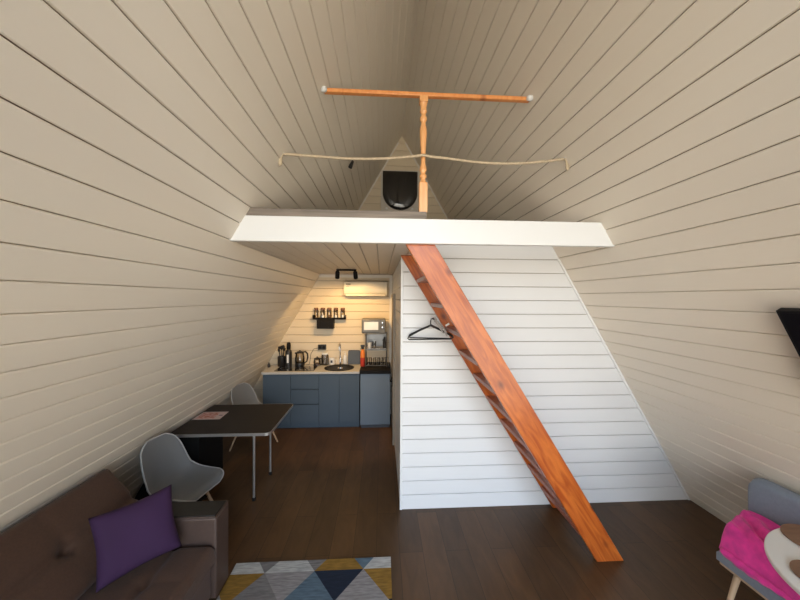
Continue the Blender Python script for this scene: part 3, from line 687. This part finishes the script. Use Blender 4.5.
# printed sheet
ps_ = thing('printed_sheet', 'pink printed paper sheet lying on the dark table near the wall', 'paper', (-2.28, 3.66, TZ))
pm = bpy.data.materials.new('pink_print'); pm.use_nodes = True; nt = pm.node_tree; b = nt.nodes['Principled BSDF']
tc = nt.nodes.new('ShaderNodeTexCoord'); mp = nt.nodes.new('ShaderNodeMapping'); mp.inputs['Scale'].default_value = (9, 22, 1); nn = nt.nodes.new('ShaderNodeTexNoise'); nn.inputs['Scale'].default_value = 2.4; nn.inputs['Detail'].default_value = 3
rr = nt.nodes.new('ShaderNodeValToRGB'); e = rr.color_ramp.elements; e[0].position = .40; e[0].color = (.42, .10, .06, 1); e[1].position = .56; e[1].color = (.62, .40, .36, 1)
nt.links.new(tc.outputs['Object'], mp.inputs[0]); nt.links.new(mp.outputs[0], nn.inputs['Vector']); nt.links.new(nn.outputs['Fac'], rr.inputs['Fac']); nt.links.new(rr.outputs[0], b.inputs['Base Color']); b.inputs['Roughness'].default_value = .6
MB().prism([(-2.425, 3.545), (-2.125, 3.545), (-2.135, 3.775), (-2.425, 3.775)], TZ + .0012, TZ + .0022, 'z').build('paper', mat('pale_pink_paper', (.60, .47, .44), .6), ps_)
MB().prism([(-2.40, 3.57), (-2.20, 3.57), (-2.22, 3.75), (-2.40, 3.75)], TZ + .0022, TZ + .0026, 'z').build('print', pm, ps_)
MB().prism([(-2.19, 3.65), (-2.15, 3.65), (-2.15, 3.675), (-2.19, 3.675)], TZ + .0022, TZ + .0026, 'z').build('printed_stamp', mat('violet_ink', (.16, .10, .16), .6), ps_)

# ------------------------------------------------------------------ shell chairs
def shell_chair(label):
    t = thing('shell_chair', label, 'chair', (0, 0, 0), 'grey shell chairs at the dark table')
    # centre line (forward x, height z): from the front lip back and up the back
    cl = [(.235, .415), (.22, .440), (.17, .448), (.08, .437), (-.02, .430), (-.10, .438), (-.165, .475), (-.195, .54), (-.215, .62), (-.235, .70), (-.255, .775), (-.268, .825)]
    wd = [.130, .195, .228, .236, .235, .228, .218, .208, .200, .186, .155, .085]
    rs = [.0, .010, .022, .035, .05, .065, .070, .060, .045, .032, .018, .006]
    def lerp(A, f):
        i = min(int(f), len(A) - 2); u = f - i
        g = lambda k: A[max(0, min(len(A) - 1, k))]
        def cr(a, b, c, d): return 0.5 * (2 * b + (c - a) * u + (2 * a - 5 * b + 4 * c - d) * u * u + (3 * b - a - 3 * c + d) * u ** 3)
        if isinstance(A[0], tuple): return tuple(cr(g(i - 1)[k], g(i)[k], g(i + 1)[k], g(i + 2)[k]) for k in range(2))
        return cr(g(i - 1), g(i), g(i + 1), g(i + 2))
    n_ = len(cl) - 1
    def P(u, v):
        f = u * n_; c = lerp(cl, f); w_ = lerp(wd, f); r = lerp(rs, f)
        c2 = lerp(cl, min(f + .05, n_)); c1 = lerp(cl, max(f - .05, 0)); tx, tz = c2[0] - c1[0], c2[1] - c1[1]; l_ = math.hypot(tx, tz)
        nx_, nz_ = tz / l_, -tx / l_           # normal towards the sitter
        s_ = 2 * v - 1; q = abs(s_) ** 2.4
        return (c[0] + nx_ * r * q, s_ * w_, c[1] + nz_ * r * q)
    MB().grid(P, 36, 22).build('seat_shell', SHELL, t, solid=.007, smooth=180)
    rim = [P(0, k / 14) for k in range(15)] + [P(k / 36, 1) for k in range(1, 37)] + [P(1, 1 - k / 14) for k in range(1, 15)] + [P(1 - k / 36, 0) for k in range(1, 36)]
    lab(MB().tube(rim, .0062, 8, close=True).build('rim', RIMP, t, smooth=180), 'pale edge of the shell')
    for sxx in (1, -1):
        for syy in (1, -1):
            MB().tube([(sxx * .09, syy * .10, .405), (sxx * .205, syy * .215, 0.0)], [.015, .010], 12).build('leg', BEECH, t)
    m = MB()
    for syy in (1, -1):
        m.tube([(.125, syy * .135, .285), (-.125, syy * .135, .285)], .004, 6)
        m.tube([(.09, syy * .10, .41), (-.09, syy * .10, .41)], .006, 6)
        m.tube([(.10, syy * .11, .375), (-.10, -syy * .11, .375)], .004, 6)
    for sxx in (1, -1): m.tube([(sxx * .125, .135, .285), (sxx * .125, -.135, .285)], .004, 6); m.tube([(sxx * .09, .10, .41), (sxx * .09, -.10, .41)], .006, 6)
    for a in (1, -1):
        for b_ in (1, -1): m.tube([(a * .09, b_ * .10, .405), (a * .115, b_ * .115, .44)], .009, 8)
    m.build('wire_frame', WIRE, t)
    return t
c1 = shell_chair('grey shell chair with pale wooden legs between the brown sofa and the dark table')
c2 = copy_tree(c1); c2['label'] = 'grey shell chair at the far end of the dark table, mostly hidden by it'
c1.location = (-2.075, 2.83, 0); c1.rotation_euler = (0, 0, math.radians(-12)); c1.scale = (1.03, 1.03, 1.03)
c2.location = (-2.13, 4.50, 0); c2.rotation_euler = (0, 0, math.radians(-22)); c2.scale = (1.03, 1.03, 1.03)

# ------------------------------------------------------------------ brown sofa
sf = thing('sofa', 'brown fabric sofa along the left wall with a dark topped armrest', 'sofa', (-1.95, 1.4, 0))
SY0, SY1 = 0.45, 2.19
MB().box(-2.28, -1.50, SY0, SY1, 0.06, 0.30).build('base', SOFAS, sf, bevel=.012)
MB().box(-1.499, -1.489, SY0, SY1 - .07, .285, .300).build('seam_strip', SEAM, sf, bevel=.002)
def tuft(u, v, cu, cv, depth):
    return depth * sum(math.exp(-(((u - a) / .045) ** 2 + ((v - b_) / .045) ** 2)) for a in cu for b_ in cv)
def pad(fn, L_, D_, H_, cu, cv, dep, nl=90, nd=36, r=.045):
    """upholstered pad: fn maps (along, across, up) to world; rounded edges, button tufts"""
    m = MB()
    def top(u, v):
        a, c = u * L_, v * D_
        e = min(a, L_ - a, c, D_ - c); hgt = H_ if e > r else H_ - r + math.sqrt(max(0, r * r - (r - e) ** 2))
        hgt -= tuft(a, c, cu, cv, dep)
        for q in cu: hgt -= .006 * math.exp(-((a - q) / .02) ** 2) * (1 if dep else 0)
        for q in cv: hgt -= .022 * math.exp(-((c - q) / .028) ** 2) * (1 if dep else 0)
        return fn(a, c, hgt)
    def warp(t_): return t_ * 1.0
    m.grid(top, nl, nd)
    m.grid(lambda u, v: fn(u * L_, v * D_, 0), nl, nd)
    # skirts
    for w_ in range(2):
        m.grid(lambda u, v, w_=w_: fn(u * L_, w_ * D_, v * (H_ - r)), nl, 1)
        m.grid(lambda u, v, w_=w_: fn(w_ * L_, u * D_, v * (H_ - r)), nd, 1)
    return m
LS = SY1 - SY0
m = pad(lambda a, c, h_: (-1.475 - c, SY1 - .003 - a, .30 + h_), LS, .60, .125, [.28, .84, 1.40], [.26], .018)
m.build('seat_cushion', SOFAM, sf, weld=True, smooth=60)
# reclined back: across direction leans up the wall
bd = Vector((-.385, 0, .43)).normalized(); bn = Vector((.43, 0, .385)).normalized(); b0 = Vector((-2.075, 0, .375))
m = pad(lambda a, c, h_: tuple(b0 + bd * c + bn * h_ + Vector((0, 2.40 - a, 0))), 2.40 - SY0, .54, .14, [.50, 1.06, 1.60], [.25], .040, r=.05)
m.build('backrest', SOFAM, sf, weld=True, smooth=60)
MB().box(-2.13, -1.472, 2.197, 2.375, .03, .588).build('armrest', SOFAA, sf, bevel=.012, seg=3)
lab(MB().box(-2.12, -1.484, 2.206, 2.366, .588, .602).build('armrest_top', BLACKTOP, sf, bevel=.003), 'black top of the armrest')
MB().tube([(-2.13, 2.202, .592), (-1.482, 2.202, .592), (-1.478, 2.37, .592)], .005, 6).build('armrest_piping', SOFAA, sf)
for x in (-2.05, -1.56):
    for y in (SY0 + .08, 2.30): MB().lathe([(.02, 0), (.024, .002), (.026, .06)], (x, y, 0), 12).build('foot', BLACKP, sf)
MB().box(-2.13, -1.472, SY0 - .18, SY0 - .004, .03, .588).build('armrest', SOFAA, sf, bevel=.012, seg=3)

# purple cushion
def cushion(w_, h_, t_, n=26):
    m = MB()
    def S(sgn):
        def f(u, v):
            a, b_ = 2 * u - 1, 2 * v - 1
            pin = 1 - .085 * (1 - abs(a) ** 1.5) * abs(b_) ** 3, 1 - .085 * (1 - abs(b_) ** 1.5) * abs(a) ** 3
            th = t_ * (max(0, (1 - a ** 4) * (1 - b_ ** 4))) ** .55
            th *= 1 + .06 * math.sin(5 * a + 2 * b_)
            return (a * w_ / 2 * pin[1], sgn * th, b_ * h_ / 2 * pin[0])
        return f
    m.grid(S(1), n, n); m.grid(S(-1), n, n)
    return m
o = cushion(.405, .385, .06).build('throw_cushion', PURPLE, weld=True, smooth=180)
# local x along the lower edge, z up the cushion face
ex = Vector((.265, .27, .02)).normalized(); ez = Vector((-.19, .05, .34)); ez = (ez - ex * ez.dot(ex)).normalized(); ey = ez.cross(ex)
Mc = Matrix((ex, ey, ez)).transposed().to_4x4(); ctr_ = Vector((-1.850, 2.015, .638)); Mc.translation = ctr_
o.matrix_world = Mc
tag(o, 'square purple cushion leaning on the brown sofa back near its armrest', 'cushion')
m = MB(); m.box(-.03, .03, -.035, .035, -.001, .001); o = m.build('tissue_packet', WPLAST); o.location = (-2.19, 2.345, .615); o.rotation_euler = (0, .1, .2)
bpy.data.objects.remove(o)

# ------------------------------------------------------------------ rug
rug = MB(); RX0, RX1, RY1, RY0 = -1.48, -0.268, 2.515, 0.6
cols = {'w': (.40, .40, .38), 'g': (.17, .16, .155), 'l': (.24, .225, .22), 'o': (.23, .125, .018), 'n': (.008, .014, .030), 'b': (.085, .13, .17)}
def rugm(k, c):
    m_ = mat('rug_' + k, c, .95, var=.28, vscale=40, stretch=(.35, 2.2, 1), bump=.5, bscale=300); return m_
RM = {'w': rugm('white', cols['w']), 'g': rugm('grey', cols['g']), 'l': rugm('light_grey', cols['l']), 'o': rugm('ochre', cols['o']), 'n': rugm('navy', cols['n']), 'b': rugm('blue', cols['b'])}
keys = list(RM); zr = .008
def clip(poly):
    for ax, lim, sg in ((0, RX0, 1), (0, RX1, -1), (1, RY0, 1), (1, RY1, -1)):
        out = []
        for i in range(len(poly)):
            a, b_ = poly[i], poly[(i + 1) % len(poly)]; da, db = sg * (a[ax] - lim), sg * (b_[ax] - lim)
            if da >= 0: out.append(a)
            if (da >= 0) != (db >= 0):
                t_ = da / (da - db); out.append((a[0] + (b_[0] - a[0]) * t_, a[1] + (b_[1] - a[1]) * t_))
        poly = out
        if len(poly) < 3: return None
    return poly
S_, RH = .372, .25
vx0, vy0 = -1.226, 2.412
known = {('d', 0, 0): 'g', ('d', 0, 1): 'g', ('d', 0, 2): 'b', ('u', 0, -1): 'w', ('u', 0, 0): 'w', ('u', 0, 1): 'o', ('u', 0, 2): 'w',
         ('d', 1, -1): 'o', ('d', 1, 0): 'l', ('d', 1, 1): 'n', ('d', 1, 2): 'o', ('u', 1, 0): 'g', ('u', 1, 1): 'b', ('u', 1, 2): 'l', ('u', 1, 3): 'o'}
for row in range(0, 9):
    yt = vy0 + RH - row * RH; yb = yt - RH
    for i in range(-4, 6):
        # lattice vertices sit on y = vy0 at vx0 + i*S; every second line is shifted by half a spacing
        if row % 2 == 0:   # bottom line has the vertices, top line shifted
            up = [(vx0 + i * S_, yb), (vx0 + (i + 1) * S_, yb), (vx0 + (i + .5) * S_, yt)]
            dn = [(vx0 + i * S_, yb), (vx0 + (i + .5) * S_, yt), (vx0 + (i - .5) * S_, yt)]
        else:
            dn = [(vx0 + i * S_, yt), (vx0 + (i + 1) * S_, yt), (vx0 + (i + .5) * S_, yb)]
            up = [(vx0 + i * S_, yt), (vx0 + (i + .5) * S_, yb), (vx0 + (i - .5) * S_, yb)]
        for kd, poly in (('u', up), ('d', dn)):
            pc = clip(poly)
            if not pc: continue
            k = known.get((kd, row, i)) or random.choice(['w', 'g', 'l', 'o', 'n', 'b'])
            rug.cur = keys.index(k); rug.add([(x, y, zr) for x, y in pc], [list(range(len(pc)))])
rug.cur = keys.index('l')
rug.add([(RX0, RY0, zr), (RX1, RY0, zr), (RX1, RY1, zr), (RX0, RY1, zr), (RX0, RY0, .001), (RX1, RY0, .001), (RX1, RY1, .001), (RX0, RY1, .001)], [(0, 1, 5, 4), (1, 2, 6, 5), (2, 3, 7, 6), (3, 0, 4, 7), (7, 6, 5, 4)])
tag(rug.build('rug', [RM[k] for k in keys]), 'woven rug of white, ochre, navy and grey triangles on the wooden floor', 'rug')

# ------------------------------------------------------------------ right side: settee, blanket, side table, television
se = thing('armchair', 'blue grey upholstered armchair on pale wooden legs against the right wall', 'chair', (2.2, 1.4, 0))
AY1, AY0 = 1.99, .80
m = MB(); m.prism([(1.955, AY0), (2.50, AY0), (2.50, AY1 + .12), (1.955, AY1)], .300, .325, 'z'); m.build('seat_frame', BEECH, se, bevel=.005)
m = pad(lambda a, c, h_: (1.945 + c, AY1 + .01 - a + .22 * c * (1 - a), .325 + h_), AY1 - AY0 + .02, .56, .085, [], [], 0, nl=50, nd=30, r=.035); m.build('seat_cushion', ACHAIR, se, weld=True, smooth=60)
bd2 = Vector((-.01, 0, 1)).normalized(); bn2 = Vector((-1, 0, -.01)).normalized(); b2 = Vector((2.395, 0, .36))
def backp(a, c, h_):
    return tuple(b2 + bd2 * c + bn2 * h_ + Vector((0, 2.12 - a, 0)))
m = MB(); LB, DB, HB = 2.12 - AY0, .485, .10
def rb(u, v, sg):
    a, c = u * LB, v * DB; rC = .10
    e = min(a, LB - a, c + .05, DB - c); k = 1 if e > .04 else math.sqrt(max(0, 1 - ((.04 - max(e, 0)) / .04) ** 2))
    # rounded upper corners
    da = rC - min(a, LB - a); dc = rC - (DB - c)
    if da > 0 and dc > 0:
        l_ = max(da, dc) / math.hypot(da, dc); da2, dc2 = da * l_, dc * l_
        a = (rC - da2) if a < LB / 2 else LB - rC + da2; c = DB - rC + dc2
    return backp(a, c, HB / 2 + sg * HB / 2 * k)
m.grid(lambda u, v: rb(u, v, 1), 70, 30); m.grid(lambda u, v: rb(u, v, -1), 70, 30)
m.build('backrest', ACHAIR, se, weld=True, smooth=70)
for y in (AY0 + .10, AY1 - .06):
    for x, dx in ((2.03, -.10), (2.40, .03)): MB().tube([(x, y, .301), (x + dx, y, 0)], [.019, .012], 12).build('leg', BEECH, se)
# pink blanket
m = MB()
def blk(u, v):
    a = u * .72; c = v * .355       # along y from far end, across x from front edge
    e1 = min(a, .72 - a) ; e2 = min(c, .355 - c); r = .055
    h0 = .185
    f1 = 1 if e1 > r else math.sqrt(max(0, 1 - ((r - e1) / r) ** 2)); f2 = 1 if e2 > r else math.sqrt(max(0, 1 - ((r - e2) / r) ** 2))
    h_ = h0 * f1 * f2
    nz_ = noise.noise(Vector((a * 5, c * 14, 0))) * .026 + .016 * math.sin((c * 1.0 + a * .35) * 55 + 3 * noise.noise(Vector((a * 4, c * 4, 2))))
    h_ += nz_ * f1 * f2
    x = 1.945 + c + .012 * noise.noise(Vector((a * 6, 0, 5))); y = 1.985 - a + .42 * c + .014 * noise.noise(Vector((c * 7, 3, 1)))
    return (x, y, .412 + max(h_, 0) + .02 * v)
m.grid(blk, 90, 60)
m.grid(lambda u, v: (blk(u, v)[0], blk(u, v)[1], .411 + .02 * v), 90, 60)
# hanging front hem
hem = MB()
hem.grid(lambda u, v: (1.947 - .018 * math.sin(PI * min(v * 1.2, 1)) - .004 * math.sin(u * 60), 1.96 - u * .66, .435 - v * (.045 + .012 * math.sin(u * 9))), 60, 6)
bl = m.build('blanket', PINK, weld=True, smooth=180)
tag(bl, 'bright pink plush blanket folded on the blue grey seat at right', 'blanket')
hem.build('hem', PINK, bl, solid=.012, smooth=180)
# side table
sd = thing('side_table', 'round white side table reaching over the right seat, cut by the frame', 'table', (1.80, 1.3, 0))
TX, TY, TR, TH = 2.108, 1.185, .537, .75
MB().prism([(min(TX + TR * math.cos(2 * PI * k / 96), 2.28), TY + TR * math.sin(2 * PI * k / 96)) for k in range(96) if TX + TR * math.cos(2 * PI * (k - 1) / 96) < 2.28 or TX + TR * math.cos(2 * PI * (k + 1) / 96) < 2.28], TH - .024, TH, 'z').build('tabletop', WPLAST, sd, bevel=.006, seg=3)
MB().tube([(1.80, 1.05, .012), (1.80, 1.05, TH - .022)], .022, 16).build('leg', WHITE, sd)
MB().lathe([(.15, 0), (.155, .004), (.15, .012), (.03, .016)], (1.77, 1.05, 0), 36).build('foot_plate', WHITE, sd)
tag(MB().lathe([(.141, 0), (.146, .003), (.146, .008), (.141, .010), (.01, .009)], (2.085, 1.582, TH + .0005), 48).build('placemat', MATBR), 'round brown placemat on the white side table, the one nearer the wall', 'placemat', 'round brown placemats')
tag(MB().lathe([(.118, 0), (.123, .003), (.123, .008), (.118, .010), (.01, .009)], (1.795, 1.362, TH + .0005), 48).build('placemat', MATBR), 'round brown placemat on the white side table, the lower one in the photo', 'placemat', 'round brown placemats')
# television on the right slope
tv = thing('television', 'black flat television mounted on the right sloping wall, cut by the frame', 'television', (1.8, 1.0, 1.75))
up = Vector((-K, 0, 1)).normalized(); nn_ = Vector((-1, 0, -K)).normalized()   # up the wall, into the room
P0 = Vector((wr(2.08), 0, 2.08)) + nn_ * .035
def tvbox(name, s0, s1, y0_, y1_, d0, d1, m_, bev=.003):
    mb_ = MB(); vs = []
    for s_ in (s0, s1):
        for y in (y0_, y1_):
            for d in (d0, d1): v = P0 - up * s_ + nn_ * d; vs.append((v.x, y, v.z))
    mb_.add(vs, [(0, 1, 3, 2), (4, 6, 7, 5), (0, 4, 5, 1), (2, 3, 7, 6), (0, 2, 6, 4), (1, 5, 7, 3)])
    return mb_.build(name, m_, tv, bevel=bev)
tvbox('casing', 0, .56, .50, 1.465, 0, .035, mat('black_tv_casing', (.006, .006, .007), .5, spec=.2))
tvbox('screen', .012, .548, .512, 1.453, .0345, .038, mat('black_screen', (.004, .004, .006), .45, spec=.12), .001)
tvbox('wall_bracket', .18, .38, .85, 1.15, -.034, .001, BLACKM)

# ------------------------------------------------------------------ daylight
w = bpy.data.worlds.new('World'); sc.world = w; w.use_nodes = True; nt = w.node_tree
bg = nt.nodes['Background']; tc = nt.nodes.new('ShaderNodeTexCoord'); sp_ = nt.nodes.new('ShaderNodeSeparateXYZ'); mr = nt.nodes.new('ShaderNodeMapRange')
mr.inputs['From Min'].default_value = -1; mr.inputs['From Max'].default_value = 1
rp_ = nt.nodes.new('ShaderNodeValToRGB'); el = rp_.color_ramp.elements
el[0].position = 0.0; el[0].color = (.60, .53, .44, 1)
el[1].position = 1.0; el[1].color = (.26, .46, .90, 1)
for p, c in ((.44, (.78, .71, .61, 1)), (.50, (.95, .90, .82, 1)), (.54, (1.0, .97, .93, 1)), (.62, (.74, .86, 1.0, 1)), (.78, (.46, .66, 1.0, 1))):
    x = el.new(p); x.color = c
nt.links.new(tc.outputs['Generated'], sp_.inputs[0]); nt.links.new(sp_.outputs['Z'], mr.inputs['Value']); nt.links.new(mr.outputs[0], rp_.inputs[0]); nt.links.new(rp_.outputs[0], bg.inputs['Color'])
bg.inputs['Strength'].default_value = 4.0

# ------------------------------------------------------------------ camera
cam = bpy.data.cameras.new('camera'); co = bpy.data.objects.new('camera', cam); COL.objects.link(co); sc.camera = co
f, yaw, pitch, roll = 312.88, 0.0585, -0.0068, 0.0054
cam.sensor_width = 36; cam.lens = f / 800 * 36; cam.clip_start = .02
F = Vector((math.sin(yaw) * math.cos(pitch), math.cos(yaw) * math.cos(pitch), math.sin(pitch))); Rt = Vector((math.cos(yaw), -math.sin(yaw), 0)); U = Rt.cross(F)
Rr = math.cos(roll) * Rt + math.sin(roll) * U; Ur = -math.sin(roll) * Rt + math.cos(roll) * U
Mx = Matrix((Rr, Ur, -F)).transposed().to_4x4(); Mx.translation = Vector((-0.3511, 0, 2.1)); co.matrix_world = Mx
sc.view_settings.view_transform = 'Standard'; sc.view_settings.look = 'None'; sc.view_settings.gamma = 1; sc.view_settings.use_curve_mapping = False
sc.view_settings.exposure = 1.08
